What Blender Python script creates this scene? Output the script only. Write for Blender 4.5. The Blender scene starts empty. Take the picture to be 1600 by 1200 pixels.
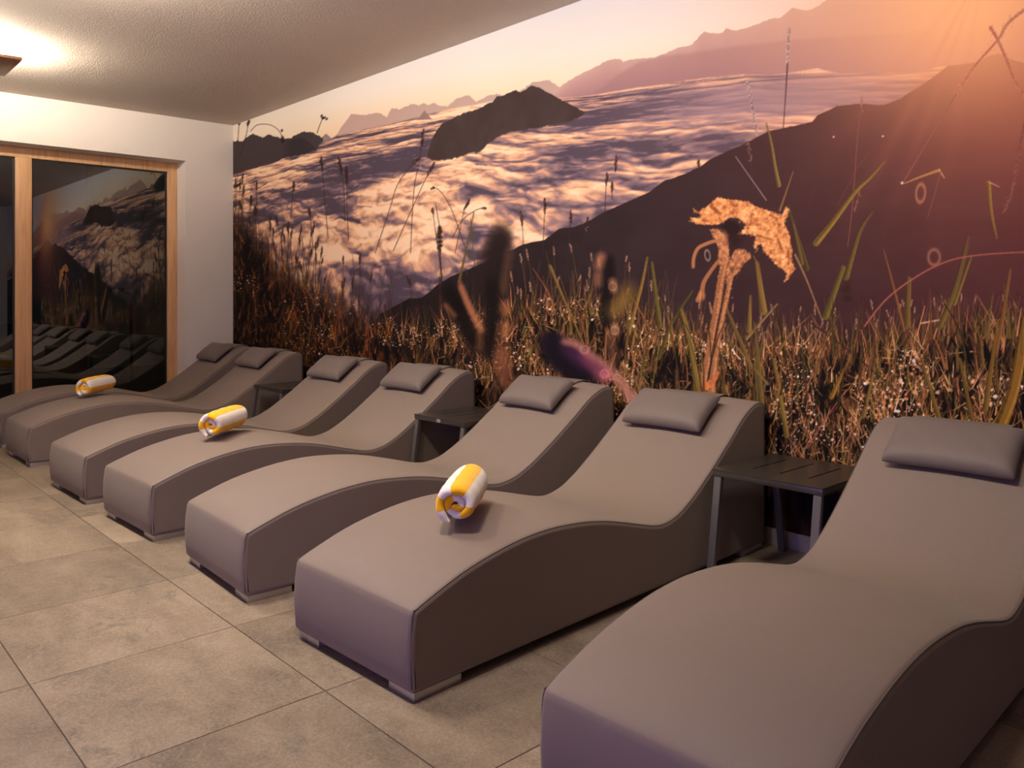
import bpy, bmesh, math, random
import numpy as np
from mathutils import Vector, Matrix

# ------------------------------------------------------------------ camera / world / light
FPX, Y0, YAW = 1272.6, 459.95, 0.8276           # focal length and horizon in pixels of a 1600x1200 frame
CAM = (7.511, -3.296, 1.107)
scene = bpy.context.scene
col = scene.collection
cd = bpy.data.cameras.new('camera'); cam = bpy.data.objects.new('camera', cd); col.objects.link(cam)
cam.location = CAM; cam.rotation_euler = (math.pi / 2, 0, YAW)
cd.sensor_fit = 'HORIZONTAL'; cd.sensor_width = 36; cd.lens = FPX / 1600 * 36
cd.shift_x = 0; cd.shift_y = (Y0 - 600) / 1600; cd.clip_start = 0.02
scene.camera = cam

world = bpy.data.worlds.new('night_sky'); scene.world = world; world.use_nodes = True
wb = world.node_tree.nodes['Background']
wb.inputs[0].default_value = (0.32, 0.36, 0.42, 1); wb.inputs[1].default_value = 0.012

vs = scene.view_settings
vs.view_transform = 'Standard'; vs.look = 'None'; vs.gamma = 1; vs.use_curve_mapping = False
vs.exposure = 0.54

def area(name, loc, target, size, power, color):
    l = bpy.data.lights.new(name, 'AREA'); l.energy = power; l.color = color
    l.shape = 'SQUARE'; l.size = size
    o = bpy.data.objects.new(name, l); col.objects.link(o); o.location = loc
    o.rotation_euler = (Vector(target) - Vector(loc)).to_track_quat('-Z', 'Y').to_euler()
    return o
WARM = (1.0, 0.865, 0.72)
LAMP_EMIT = 175.0
def bulb(name, loc, power, color, r=0.16):
    l = bpy.data.lights.new(name, 'POINT'); l.energy = power; l.color = color; l.shadow_soft_size = r
    o = bpy.data.objects.new(name, l); col.objects.link(o); o.location = loc; return o
bulb('assumed_lamp_middle', (3.3, -2.33, 2.52), 46, WARM, 0.25)  # unseen second lamp, assumed from the ceiling brightening past the visible one
for wx_, pw in ((3.6, 9), (5.0, 13), (6.4, 14)):           # added unseen area lights that brighten the mural
    ww = area('mural_fill', (wx_, -2.3, 2.68), (wx_, 0.0, 1.45), 0.3, pw, WARM); ww.data.spread = math.radians(100)
bulb('near_fill', (7.0, -4.4, 2.52), 8, WARM)  # weak unseen fill added for the near end of the room
for dx_, pw in ((2.9, 11), (4.3, 13), (5.7, 13)):          # unseen lights added overhead for bright lounger tops and dark sides
    dl = area('down_fill', (dx_, -2.35, 2.70), (dx_, -2.0, 0.0), 0.35, pw, WARM); dl.data.spread = math.radians(105)
bulb('outdoor_fill', (-2.6, 4.2, 2.4), 22, (0.95, 0.92, 0.8), 0.2)  # unseen light added outside so the garden wall shows faintly
area('assumed_violet_light', (5.9, -5.3, 0.80), (5.7, 0.0, 0.2), 0.9, 24, (0.24, 0.18, 1.0))  # unseen violet source behind the camera, assumed from the purple lounger fronts

# ------------------------------------------------------------------ helpers
ROOM_X, ROOM_Y, H = 9.3, -5.6, 2.716

def tag(o, label=None, cat=None, group=None, kind=None):
    if label: o['label'] = label
    if cat: o['category'] = cat
    if group: o['group'] = group
    if kind: o['kind'] = kind
    return o
def empty(name, loc, rz=0.0):
    o = bpy.data.objects.new(name, None); col.objects.link(o)
    o.location = loc; o.rotation_euler = (0, 0, rz); o.empty_display_size = 0.1
    return o
def link(name, me, parent=None, loc=None, rot=None):
    o = bpy.data.objects.new(name, me); col.objects.link(o)
    if parent: o.parent = parent
    if loc: o.location = loc
    if rot: o.rotation_euler = rot
    return o
def mesh(name, verts, faces, mat=None, smooth=False, angle=None):
    me = bpy.data.meshes.new(name); me.from_pydata([tuple(v) for v in verts], [], faces); me.update()
    bm = bmesh.new(); bm.from_mesh(me); bmesh.ops.recalc_face_normals(bm, faces=bm.faces); bm.to_mesh(me); bm.free()
    if smooth:
        me.polygons.foreach_set('use_smooth', [True] * len(me.polygons))
        if angle: me.set_sharp_from_angle(angle=math.radians(angle))
    if mat: me.materials.append(mat)
    return me
def boxes(name, lst, mat, bevel=0.0, seg=2):
    bm = bmesh.new()
    for (x0, y0, z0, x1, y1, z1) in lst:
        r = bmesh.ops.create_cube(bm, size=1)
        for v in r['verts']:
            v.co = Vector(((x0 + x1) / 2 + v.co.x * (x1 - x0), (y0 + y1) / 2 + v.co.y * (y1 - y0), (z0 + z1) / 2 + v.co.z * (z1 - z0)))
    if bevel:
        bmesh.ops.bevel(bm, geom=bm.edges[:], offset=bevel, segments=seg, profile=0.5, affect='EDGES')
    me = bpy.data.meshes.new(name); bm.to_mesh(me); bm.free(); me.materials.append(mat)
    if bevel:
        me.polygons.foreach_set('use_smooth', [True] * len(me.polygons)); me.set_sharp_from_angle(angle=math.radians(40))
    return me
def tube(name, pts, r, mat, n=8, closed=False):
    pts = [Vector(q) for q in pts]; V = []; F = []; m = len(pts)
    for i, q in enumerate(pts):
        a = pts[(i - 1) % m] if (i > 0 or closed) else q
        b = pts[(i + 1) % m] if (i < m - 1 or closed) else q
        t = (b - a).normalized(); ref = Vector((1, 0, 0)) if abs(t.x) < 0.9 else Vector((0, 0, 1))
        u = t.cross(ref).normalized(); w = t.cross(u)
        for k in range(n):
            an = 2 * math.pi * k / n; V.append(q + u * (r * math.cos(an)) + w * (r * math.sin(an)))
    for i in range(m if closed else m - 1):
        for k in range(n):
            F.append((i * n + k, i * n + (k + 1) % n, ((i + 1) % m) * n + (k + 1) % n, ((i + 1) % m) * n + k))
    if not closed: F += [tuple(range(n)), tuple(range((m - 1) * n, m * n))]
    return mesh(name, V, F, mat, True)

# ------------------------------------------------------------------ materials
class NT:
    def __init__(s, name):
        s.m = bpy.data.materials.new(name); s.m.use_nodes = True; s.t = s.m.node_tree; s.t.nodes.clear()
        s.out = s.n('ShaderNodeOutputMaterial')
    def n(s, ty, **kw):
        nd = s.t.nodes.new(ty)
        for k, v in kw.items(): setattr(nd, k, v)
        return nd
    def l(s, a, b): s.t.links.new(a, b)
    def setv(s, sock, v):
        if hasattr(v, 'is_output'): s.l(v, sock)
        else: sock.default_value = v
    def math(s, op, a, b=None, c=None):
        nd = s.n('ShaderNodeMath', operation=op); s.setv(nd.inputs[0], a)
        if b is not None: s.setv(nd.inputs[1], b)
        if c is not None: s.setv(nd.inputs[2], c)
        return nd.outputs[0]
    def noise(s, vec, scale, detail=4, rough=0.55, dist=0.0, out=0):
        nd = s.n('ShaderNodeTexNoise'); nd.inputs['Scale'].default_value = scale; nd.inputs['Detail'].default_value = detail
        nd.inputs['Roughness'].default_value = rough; nd.inputs['Distortion'].default_value = dist
        if vec is not None: s.l(vec, nd.inputs['Vector'])
        return nd.outputs[out]
    def ramp(s, fac, stops):
        nd = s.n('ShaderNodeValToRGB'); e = nd.color_ramp.elements
        while len(e) < len(stops): e.new(0.5)
        for el, (p, c) in zip(e, stops): el.position = p; el.color = (*c, 1)
        s.l(fac, nd.inputs[0]); return nd.outputs[0]
    def mix(s, fac, a, b, blend='MIX'):
        nd = s.n('ShaderNodeMix', data_type='RGBA', blend_type=blend); s.setv(nd.inputs[0], fac)
        s.setv(nd.inputs[6], a if hasattr(a, 'is_output') else (*a, 1)); s.setv(nd.inputs[7], b if hasattr(b, 'is_output') else (*b, 1))
        return nd.outputs[2]
    def mapping(s, vec, scale=(1, 1, 1), loc=(0, 0, 0)):
        nd = s.n('ShaderNodeMapping'); s.setv(nd.inputs['Location'], loc); s.setv(nd.inputs['Scale'], scale); s.l(vec, nd.inputs[0]); return nd.outputs[0]
    def coord(s, k='Object'): return s.n('ShaderNodeTexCoord').outputs[k]
    def bump(s, h, strength=0.3, dist=0.002, normal=None):
        nd = s.n('ShaderNodeBump'); nd.inputs['Strength'].default_value = strength; nd.inputs['Distance'].default_value = dist
        s.l(h, nd.inputs['Height'])
        if normal is not None: s.l(normal, nd.inputs['Normal'])
        return nd.outputs[0]
    def bsdf(s, color, rough=0.6, metal=0.0, normal=None, spec=0.5, sheen=0.0):
        b = s.n('ShaderNodeBsdfPrincipled')
        s.setv(b.inputs['Base Color'], color if hasattr(color, 'is_output') else (*color, 1))
        s.setv(b.inputs['Roughness'], rough); b.inputs['Metallic'].default_value = metal
        b.inputs['Specular IOR Level'].default_value = spec; b.inputs['Sheen Weight'].default_value = sheen
        if normal is not None: s.l(normal, b.inputs['Normal'])
        s.l(b.outputs[0], s.out.inputs[0]); return b

def mat_plaster(name, c, grain, strength):
    t = NT(name); v = t.coord('Object')
    big = t.noise(v, 2.2, 3); cc = t.mix(big, tuple(k * 0.96 for k in c), c)
    h = t.noise(v, grain, 3, 0.6); h2 = t.noise(v, grain * 0.3, 2)
    t.bsdf(cc, 0.9, normal=t.bump(t.math('ADD', h, t.math('MULTIPLY', h2, 0.35)), strength, 0.006), spec=0.2); return t.m
M_WALL = mat_plaster('wall_plaster', (0.80, 0.742, 0.675), 90, 0.25)
M_CEIL = mat_plaster('ceiling_stucco', (0.66, 0.58, 0.50), 115, 1.2)

def mat_tile():
    t = NT('stone_tile'); oi = t.n('ShaderNodeObjectInfo'); v = t.coord('Object')
    off = t.n('ShaderNodeVectorMath', operation='SCALE'); cmb = t.n('ShaderNodeCombineXYZ')
    t.l(oi.outputs['Random'], cmb.inputs[0]); t.l(t.math('MULTIPLY', oi.outputs['Random'], 7.3), cmb.inputs[1]); t.l(t.math('MULTIPLY', oi.outputs['Random'], 3.1), cmb.inputs[2])
    t.l(cmb.outputs[0], off.inputs[0]); off.inputs['Scale'].default_value = 40
    ad = t.n('ShaderNodeVectorMath', operation='ADD'); t.l(v, ad.inputs[0]); t.l(off.outputs[0], ad.inputs[1]); P = ad.outputs[0]
    n1 = t.noise(t.mapping(P, (1.0, 2.0, 1)), 2.0, 6, 0.6, 0.6)
    base = t.ramp(n1, [(0.30, (0.120, 0.082, 0.053)), (0.43, (0.215, 0.154, 0.103)), (0.57, (0.292, 0.217, 0.148)), (0.76, (0.385, 0.298, 0.212))])
    n2 = t.noise(P, 7, 8, 0.72, 1.0); n3 = t.noise(t.mapping(P, (1, 1, 1), (5, 2, 0)), 2.3, 3, 0.5)
    patch = t.math('MULTIPLY', t.ramp(n2, [(0.52, (0, 0, 0)), (0.64, (1, 1, 1))]), t.ramp(n3, [(0.5, (0, 0, 0)), (0.62, (1, 1, 1))]))
    c = t.mix(t.math('MULTIPLY', patch, 0.85), base, (0.105, 0.083, 0.066))
    n4 = t.noise(t.mapping(P, (1.6, 1, 1), (3, 9, 1)), 4.2, 9, 0.7, 1.6)
    vein = t.ramp(n4, [(0.485, (0, 0, 0)), (0.50, (1, 1, 1)), (0.515, (0, 0, 0))])
    c = t.mix(t.math('MULTIPLY', vein, 0.30), c, (0.52, 0.46, 0.385))
    sp = t.noise(P, 120, 2, 0.6); c = t.mix(0.22, c, t.ramp(sp, [(0.3, (0.12, 0.1, 0.08)), (0.7, (0.55, 0.48, 0.40))]))
    tone = t.math('ADD', 0.66, t.math('MULTIPLY', oi.outputs['Random'], 0.2))
    cmb2 = t.n('ShaderNodeCombineXYZ')
    for i in range(3): t.l(tone, cmb2.inputs[i])
    c = t.mix(1.0, c, cmb2.outputs[0], 'MULTIPLY')
    h = t.math('ADD', t.noise(P, 60, 5, 0.65), t.math('MULTIPLY', n2, 0.8))
    t.bsdf(c, t.math('ADD', 0.50, t.math('MULTIPLY', n2, 0.2)), normal=t.bump(h, 0.25, 0.002), spec=0.35); return t.m
M_TILE = mat_tile()
def mat_plain(name, c, rough=0.6, metal=0.0, var=0.06, scale=20, spec=0.5, bump=0.0):
    t = NT(name); v = t.coord('Object'); n = t.noise(v, scale, 4)
    cc = t.mix(n, tuple(k * (1 - var) for k in c), tuple(min(1, k * (1 + var)) for k in c))
    t.bsdf(cc, rough, metal, normal=t.bump(n, bump, 0.001) if bump else None, spec=spec); return t.m
M_GROUT = mat_plain('grout', (0.14, 0.115, 0.092), 0.95, scale=60)
M_SKIRT = mat_plain('skirting_tile', (0.30, 0.27, 0.245), 0.5, scale=12)

def mat_wood():
    t = NT('larch_wood'); v = t.mapping(t.coord('Object'), (14, 14, 0.7))
    g = t.noise(v, 2.2, 6, 0.6, 1.2); g2 = t.noise(t.mapping(v, (6, 6, 1)), 3, 3)
    c = t.ramp(g, [(0.3, (0.50, 0.27, 0.12)), (0.5, (0.66, 0.39, 0.20)), (0.7, (0.74, 0.47, 0.26))])
    c = t.mix(t.math('MULTIPLY', g2, 0.3), c, (0.55, 0.30, 0.14))
    t.bsdf(c, 0.45, normal=t.bump(g, 0.12, 0.001), spec=0.4); return t.m
M_WOOD = mat_wood()
def mat_plate():
    t = NT('walnut_plate'); v = t.mapping(t.coord('Object'), (3, 20, 3)); g = t.noise(v, 3, 5, 0.6, 0.8)
    t.bsdf(t.ramp(g, [(0.3, (0.20, 0.095, 0.048)), (0.7, (0.32, 0.165, 0.085))]), 0.45); return t.m
M_PLATE = mat_plate()

def mat_fabric(name, c, c2, freq=420.0, strength=0.35):
    # taut woven outdoor mesh: fine diagonal cross weave
    t = NT(name); v = t.coord('Object'); sp = t.n('ShaderNodeSeparateXYZ'); t.l(v, sp.inputs[0])
    L = t.math('ADD', sp.outputs[1], sp.outputs[2])
    a = t.math('SINE', t.math('MULTIPLY', t.math('ADD', sp.outputs[0], L), freq * 2.2))
    b = t.math('SINE', t.math('MULTIPLY', t.math('SUBTRACT', sp.outputs[0], L), freq * 2.2))
    wv = t.math('MULTIPLY', a, b); wv = t.math('ADD', t.math('MULTIPLY', wv, 0.5), 0.5)
    n = t.noise(v, 3.5, 4, 0.6); big = t.mix(n, tuple(k * 0.93 for k in c), tuple(k * 1.06 for k in c))
    cc = t.mix(t.math('MULTIPLY', wv, 0.45), big, c2)
    wr = t.noise(t.mapping(v, (1, 2.5, 2.5)), 6, 3, 0.5)
    bp = t.bump(wr, 0.12, 0.01); bp = t.bump(wv, strength, 0.0008, bp)
    t.bsdf(cc, 0.62, normal=bp, spec=0.35, sheen=0.12); return t.m
M_FAB = mat_fabric('taupe_mesh_fabric', (0.212, 0.161, 0.133), (0.108, 0.083, 0.070))
M_PIL = mat_fabric('pillow_fabric', (0.160, 0.124, 0.110), (0.09, 0.071, 0.064), 520, 0.2)
M_SEAM = mat_plain('seam_cord', (0.105, 0.084, 0.074), 0.7, scale=200)
M_STEEL = mat_plain('brushed_steel', (0.50, 0.47, 0.44), 0.38, 0.85, 0.08, 40)
M_TABLE = mat_plain('bronze_grey_metal', (0.062, 0.053, 0.046), 0.30, 0.5, 0.08, 60)
M_LEG = mat_plain('grey_metal_leg', (0.12, 0.11, 0.107), 0.40, 0.4, 0.08, 60)
M_MARK = mat_plain('pale_mark', (0.42, 0.41, 0.40), 0.5)
M_GASK = mat_plain('black_gasket', (0.012, 0.012, 0.013), 0.6)
M_DARK = mat_plain('dark_metal', (0.02, 0.02, 0.02), 0.5)

def mat_towel():
    t = NT('striped_terry'); uv = t.n('ShaderNodeUVMap'); uv.uv_map = 'roll'; sp = t.n('ShaderNodeSeparateXYZ'); t.l(uv.outputs[0], sp.inputs[0])
    o = t.coord('Object'); wob = t.math('MULTIPLY', t.math('SUBTRACT', t.noise(o, 30, 3), 0.5), 0.006)
    k = t.math('MODULO', t.math('ADD', t.math('DIVIDE', t.math('ADD', sp.outputs[0], wob), 0.046), 100.0), 2.0)
    f = t.math('GREATER_THAN', k, 1.0)
    n = t.noise(o, 260, 3, 0.7)
    y = t.mix(n, (0.86, 0.42, 0.005), (1.0, 0.56, 0.015)); w = t.mix(n, (0.72, 0.66, 0.62), (0.92, 0.87, 0.82))
    t.bsdf(t.mix(f, y, w), 0.95, normal=t.bump(n, 0.7, 0.003), spec=0.1, sheen=0.3); return t.m
M_TOWEL = mat_towel()

def mat_glass():
    t = NT('window_glass'); tr = t.n('ShaderNodeBsdfTransparent'); tr.inputs[0].default_value = (0.62, 0.66, 0.62, 1)
    gl = t.n('ShaderNodeBsdfGlossy'); gl.inputs['Roughness'].default_value = 0.004; gl.inputs[0].default_value = (0.95, 0.95, 0.95, 1)
    fr = t.n('ShaderNodeFresnel'); fr.inputs['IOR'].default_value = 2.0
    mx = t.n('ShaderNodeMixShader'); t.l(fr.outputs[0], mx.inputs[0]); t.l(tr.outputs[0], mx.inputs[1]); t.l(gl.outputs[0], mx.inputs[2])
    t.l(mx.outputs[0], t.out.inputs[0]); return t.m
M_GLASS = mat_glass()
def mat_emit(name, c, s):
    t = NT(name); e = t.n('ShaderNodeEmission'); e.inputs[0].default_value = (*c, 1); e.inputs[1].default_value = s
    t.l(e.outputs[0], t.out.inputs[0]); return t.m
M_GLOW = mat_emit('lamp_diffuser_glow', (1.0, 0.86, 0.70), LAMP_EMIT)

# ------------------------------------------------------------------ room shell
T = 0.3
def structure(name, lst, mat):
    return tag(link(name, boxes(name, lst, mat)), kind='structure')
structure('ceiling', [(-T, ROOM_Y - T, H, ROOM_X + T, T, H + 0.25)], M_CEIL)
structure('wall_back', [(-T, 0, -0.2, ROOM_X + T, T, H)], M_WALL)
structure('wall_right', [(ROOM_X, ROOM_Y, -0.2, ROOM_X + T, 0, H)], M_WALL)
structure('wall_front', [(-T, ROOM_Y - T, -0.2, ROOM_X + T, ROOM_Y, H)], M_WALL)
WY0, WY1, WZ0, WZ1 = -2.98, -0.451, 0.06, 2.33         # window opening
structure('wall_left', [(-T, WY1, -0.2, 0, 0, H), (-T, ROOM_Y, -0.2, 0, WY0, H), (-T, WY0, WZ1, 0, WY1, H), (-T, WY0, -0.2, 0, WY1, WZ0)], M_WALL)
structure('baseboard_back', [(0.0, -0.012, 0.0, ROOM_X, 0, 0.072)], M_SKIRT)
structure('baseboard_left', [(0.0, WY1, 0.0, 0.012, -0.012, 0.072)], M_SKIRT)

floor = structure('floor', [(-T, ROOM_Y - T, -0.2, ROOM_X + T, T, -0.0035)], M_GROUT)
S, GAP = 0.6, 0.0028
cache = {}
def tile_mesh(w, d):
    k = (round(w, 3), round(d, 3))
    if k not in cache: cache[k] = boxes('tile', [(-w / 2, -d / 2, -0.010, w / 2, d / 2, 0)], M_TILE, 0.0012, 1)
    return cache[k]
xs = [4.883 + S * k for k in range(-9, 9)]; ys = [-2.741 + S * k for k in range(-6, 6)]
for i in range(len(xs) - 1):
    for j in range(len(ys) - 1):
        x0, x1 = max(0, xs[i]), min(ROOM_X, xs[i + 1]); y0, y1 = max(ROOM_Y, ys[j]), min(0, ys[j + 1])
        if x1 - x0 < 0.03 or y1 - y0 < 0.03: continue
        w, d = x1 - x0 - GAP, y1 - y0 - GAP
        link('tile', tile_mesh(w, d), floor, ((x0 + x1) / 2, (y0 + y1) / 2, 0))

# window: wooden frame, mullion, two fixed panes
FX = -0.205                                              # room side face of the frame
win = tag(empty('window_1', (FX, (WY0 + WY1) / 2, WZ0)), kind='structure')
def wpart(name, lst, mat, bevel=0.004):
    o = link(name, boxes(name, [(a - FX, b - (WY0 + WY1) / 2, c - WZ0, d - FX, e - (WY0 + WY1) / 2, f - WZ0) for a, b, c, d, e, f in lst], mat, bevel), win)
    return o
fw_, fb = 0.088, FX - 0.075
wpart('frame_stile', [(fb, WY1 - fw_, WZ0, FX, WY1, WZ1)], M_WOOD)
wpart('frame_stile', [(fb, WY0, WZ0, FX, WY0 + fw_, WZ1)], M_WOOD)
wpart('frame_rail', [(fb, WY0 + fw_, WZ1 - fw_, FX, WY1 - fw_, WZ1)], M_WOOD)
wpart('frame_rail', [(fb, WY0 + fw_, WZ0, FX, WY1 - fw_, WZ0 + fw_)], M_WOOD)
my0, my1 = -1.768, -1.647
wpart('mullion', [(fb, my0, WZ0 + fw_, FX + 0.004, my1, WZ1 - fw_)], M_WOOD)
for (a, b) in ((my1, WY1 - fw_), (WY0 + fw_, my0)):
    g = 0.012; zb, zt_ = WZ0 + fw_, WZ1 - fw_
    wpart('glazing_bead', [(FX - 0.035, a, zb, FX - 0.02, a + g, zt_), (FX - 0.035, b - g, zb, FX - 0.02, b, zt_), (FX - 0.035, a, zb, FX - 0.02, b, zb + g), (FX - 0.035, a, zt_ - g, FX - 0.02, b, zt_)], M_GASK, 0)
    wpart('pane', [(FX - 0.034, a + 0.004, zb + 0.004, FX - 0.030, b - 0.004, zt_ - 0.004)], M_GLASS, 0)

# ------------------------------------------------------------------ the printed mural
def build_mural():
    c, s = math.cos(YAW), math.sin(YAW)
    # columns follow even steps as seen from the room, rows are even in height
    def xw(px):                                          # photo column -> metres along the wall
        k = (px - 800) / FPX; dx = -s + c * k; dy = c + s * k
        return CAM[0] + dx * (0 - CAM[1]) / dy
    x_end = ROOM_X - 0.01
    pxs = np.concatenate([np.arange(364.4, 1640, 1.18), np.linspace(1641, 1900, 60)])
    X = xw(pxs); X[0] = 0.002
    extra = np.linspace(X[-1], x_end, 40)[1:]; X = np.concatenate([X, extra])
    zs = np.concatenate([np.linspace(0.0, 0.30, 8)[:-1], np.linspace(0.30, H, 800)])
    nx, nz = len(X), len(zs)
    dX = X - CAM[0]; dY = -CAM[1]
    dep = -s * dX + c * dY; lat = c * dX + s * dY
    ok = dep > 0.3
    PXc = np.where(ok, 800 + FPX * lat / np.maximum(dep, 0.3), 9999.0)
    sc = FPX / np.maximum(dep, 0.3)                      # pixels per metre of each column
    PX = np.broadcast_to(PXc, (nz, nx)); PY = Y0 - (zs[:, None] - CAM[2]) * sc[None, :]
    XX = np.broadcast_to(X, (nz, nx)); ZZ = np.broadcast_to(zs[:, None], (nz, nx))
    img = np.zeros((nz, nx, 3), np.float32)

    def vnoise(x, y, seed):
        xi = np.floor(x).astype(np.int64); yi = np.floor(y).astype(np.int64)
        fx = (x - xi).astype(np.float32); fy = (y - yi).astype(np.float32)
        fx = fx * fx * fx * (fx * (fx * 6 - 15) + 10); fy = fy * fy * fy * (fy * (fy * 6 - 15) + 10)
        def h(a, b):
            v = ((a * 374761393 + b * 668265263 + seed * 974634777) & 0xffffffff)
            v = ((v ^ (v >> 13)) * 1274126177) & 0xffffffff
            return ((v ^ (v >> 16)) & 0xffff).astype(np.float32) / 65535.0
        return (h(xi, yi) * (1 - fx) + h(xi + 1, yi) * fx) * (1 - fy) + (h(xi, yi + 1) * (1 - fx) + h(xi + 1, yi + 1) * fx) * fy
    def fbm(x, y, seed, o=5, g=0.55):
        a = 1.0; t = 0; m = 0
        for k in range(o):
            t = t + a * vnoise(x * 2.03 ** k + 13.7 * k, y * 2.03 ** k + 7.1 * k, seed + k); m += a; a *= g
        return t / m
    def ss(a, b, v):
        t = np.clip((v - a) / (b - a), 0, 1); return t * t * (3 - 2 * t)
    def C(*rgb): return np.array(rgb, np.float32) / 255
    def cmap(v, stops):
        p = [q[0] for q in stops]
        return np.stack([np.interp(v, p, [q[1][k] / 255 for q in stops]) for k in range(3)], -1).astype(np.float32)
    def over(m, colr):
        nonlocal img
        img = img * (1 - m[..., None]) + (colr if colr.ndim == 3 else colr[None, None, :]) * m[..., None]
    def line(pts, wob=0.0, seed=5, fr=0.35):
        p = np.array(pts, float); y = np.interp(PXc, p[:, 0], p[:, 1])
        if wob: y = y + wob * (fbm(PXc * fr * 0.25, PXc * 0 + 3.3, seed, 4, 0.6) - 0.5) * 2
        return y[None, :]
    AA = 0.8
    # sky
    hz = np.interp(X, [1.9, 3.3, 4.5, 5.5, 6.35, 8.0], [2.36, 2.316, 2.19, 2.114, 1.98, 1.7])[None, :]
    e = ZZ - hz
    img[:] = cmap(np.clip(e, 0, 0.75), [(0, (240, 208, 172)), (0.10, (242, 220, 192)), (0.24, (240, 229, 216)), (0.5, (232, 230, 230))])
    over(ss(3.0, 0.2, XX) * 0.5, C(232, 210, 180))
    # pale far peaks
    A = lambda L: [(360 + a / 4, 100 + b / 4) for a, b in L]
    B = lambda L: [(760 + a / 4, b / 4) for a, b in L]
    R = lambda L: [(1160 + a / 3.636, b / 3.636) for a, b in L]
    far = A([(640, 470), (668, 440), (690, 400), (730, 350), (760, 312), (830, 320), (930, 305), (980, 330), (1010, 275), (1060, 285), (1130, 250), (1180, 262), (1210, 245), (1235, 262), (1280, 240), (1310, 262), (1360, 262), (1420, 215), (1470, 198), (1500, 200), (1540, 240), (1600, 200)]) + [(775, 147), (800, 150), (835, 128), (860, 126), (880, 140), (915, 122)]
    yf = line(far, 2.2, 11, 1.0); over(ss(-AA, AA, PY - yf) * (PX > 525) * (PX < 960), C(190, 162, 150))
    over(ss(-AA, AA, PY - line(A([(560, 470), (600, 435), (640, 470)]), 0)) * (PX > 500) * (PX < 520), C(150, 130, 125))
    # big mauve range to the right
    far2 = B([(300, 640), (420, 580), (520, 500), (600, 460), (680, 420), (760, 375), (820, 365), (860, 385), (950, 365), (1000, 365), (1060, 360), (1100, 340), (1200, 300), (1290, 280), (1330, 230), (1365, 200), (1420, 210), (1480, 205), (1500, 180), (1550, 190)]) + R([(0, 165), (40, 155), (150, 110), (220, 100), (290, 40), (350, 60), (400, 50), (440, 30), (480, 0)]) + [(1350, -25), (1450, -45), (1600, -60), (1900, -90)]
    m = ss(-AA, AA, PY - line(far2, 2.0, 21, 0.8)) * ss(850, 880, PX)
    base2 = line([(880, 160), (910, 151), (947, 145), (1010, 135), (1072, 125), (1160, 116), (1204, 118), (1278, 107), (1314, 115), (1380, 113), (1435, 110), (1476, 103), (1600, 90), (1900, 60)])
    tt = np.clip((PY - line(far2)) / np.maximum(base2 - line(far2), 4), 0, 1)
    over(m, cmap(tt, [(0, (196, 162, 152)), (0.5, (180, 142, 138)), (1, (158, 124, 126))]))
    near2 = line(B([(560, 625), (600, 605), (720, 545), (800, 480), (900, 420), (960, 380), (1100, 345), (1250, 330), (1600, 280)]) + [(1250, 60), (1900, 20)], 1.0, 31)
    over(ss(-3, 6, PY - near2) * ss(905, 935, PX) * 0.45, C(152, 116, 118))
    # sea of clouds
    ch = line([(364, 262), (480, 236), (527, 211), (605, 195), (697, 172), (760, 160), (830, 153), (880, 153), (910, 151), (947, 145), (1010, 135), (1072, 125), (1160, 116), (1204, 118), (1278, 107), (1314, 115), (1380, 113), (1435, 110), (1476, 103), (1600, 90), (1900, 60)], 0.8, 41)
    d = np.maximum(hz - ZZ, 0) + 0.10; v = np.log(d)
    def worley(x, y, seed):
        xi = np.floor(x).astype(np.int64); yi = np.floor(y).astype(np.int64); best = np.full(x.shape, 9.0, np.float32)
        fx = (x - xi).astype(np.float32); fy = (y - yi).astype(np.float32)
        for a in (-1, 0, 1):
            for b in (-1, 0, 1):
                h_ = (((xi + a) * 374761393 + (yi + b) * 668265263 + seed * 974634777) & 0xffffffff); h_ = ((h_ ^ (h_ >> 13)) * 1274126177) & 0xffffffff; h_ = h_ ^ (h_ >> 16)
                ox = (h_ & 0x3ff).astype(np.float32) / 1023.0; oy = ((h_ >> 10) & 0x3ff).astype(np.float32) / 1023.0
                best = np.minimum(best, (a + ox - fx) ** 2 + (b + oy - fy) ** 2)
        return best
    w1 = fbm(XX * 2.6, v * 6, 51, 3) - 0.5; w2 = fbm(XX * 2.6 + 31, v * 6, 61, 3) - 0.5
    def puffs(u, q):
        t = 0
        for k, (fr, am, sd) in enumerate(((1.0, 1.0, 70), (2.1, 0.50, 72), (4.4, 0.22, 74), (9.0, 0.09, 76))):
            t = t + am * (1 - np.minimum(worley(u * fr + k * 5.3, q * fr + k * 2.9, sd), 1.0))
        return t / 2.0
    u = XX * 2.0 + w1 * 0.5; q = v * 5.0 + w2 * 0.7
    hh = puffs(u, q); hup = puffs(u + 0.05, q - 0.17)
    big = fbm(XX * 1.1 + 3, v * 3.4, 81, 3); det = fbm(XX * 16, v * 26, 83, 4)
    lit = 0.41 + 2.3 * (hh - hup) + 1.0 * (hh - 0.62) + 1.5 * (big - 0.5) + 0.32 * (det - 0.5)
    shade = np.zeros_like(img[..., 0])
    def blobm(px, py, rx, ry, rot=0.0, p=2.0):
        ca, sa = math.cos(rot), math.sin(rot); a = (PX - px) * ca + (PY - py) * sa; b = -(PX - px) * sa + (PY - py) * ca
        return np.exp(-((np.abs(a / rx)) ** p + np.abs(b / ry) ** p))
    shade += 0.30 * blobm(450, 318, 110, 24, -0.12, 3) + 0.16 * blobm(560, 318, 60, 14, -0.1) + 0.15 * blobm(480, 365, 60, 14, 0.1) + 0.2 * blobm(700, 330, 60, 12, 0.1) + 0.30 * blobm(480, 292, 120, 20, -0.25, 3) + 0.42 * blobm(620, 258, 95, 20, -0.33, 3)
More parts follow.
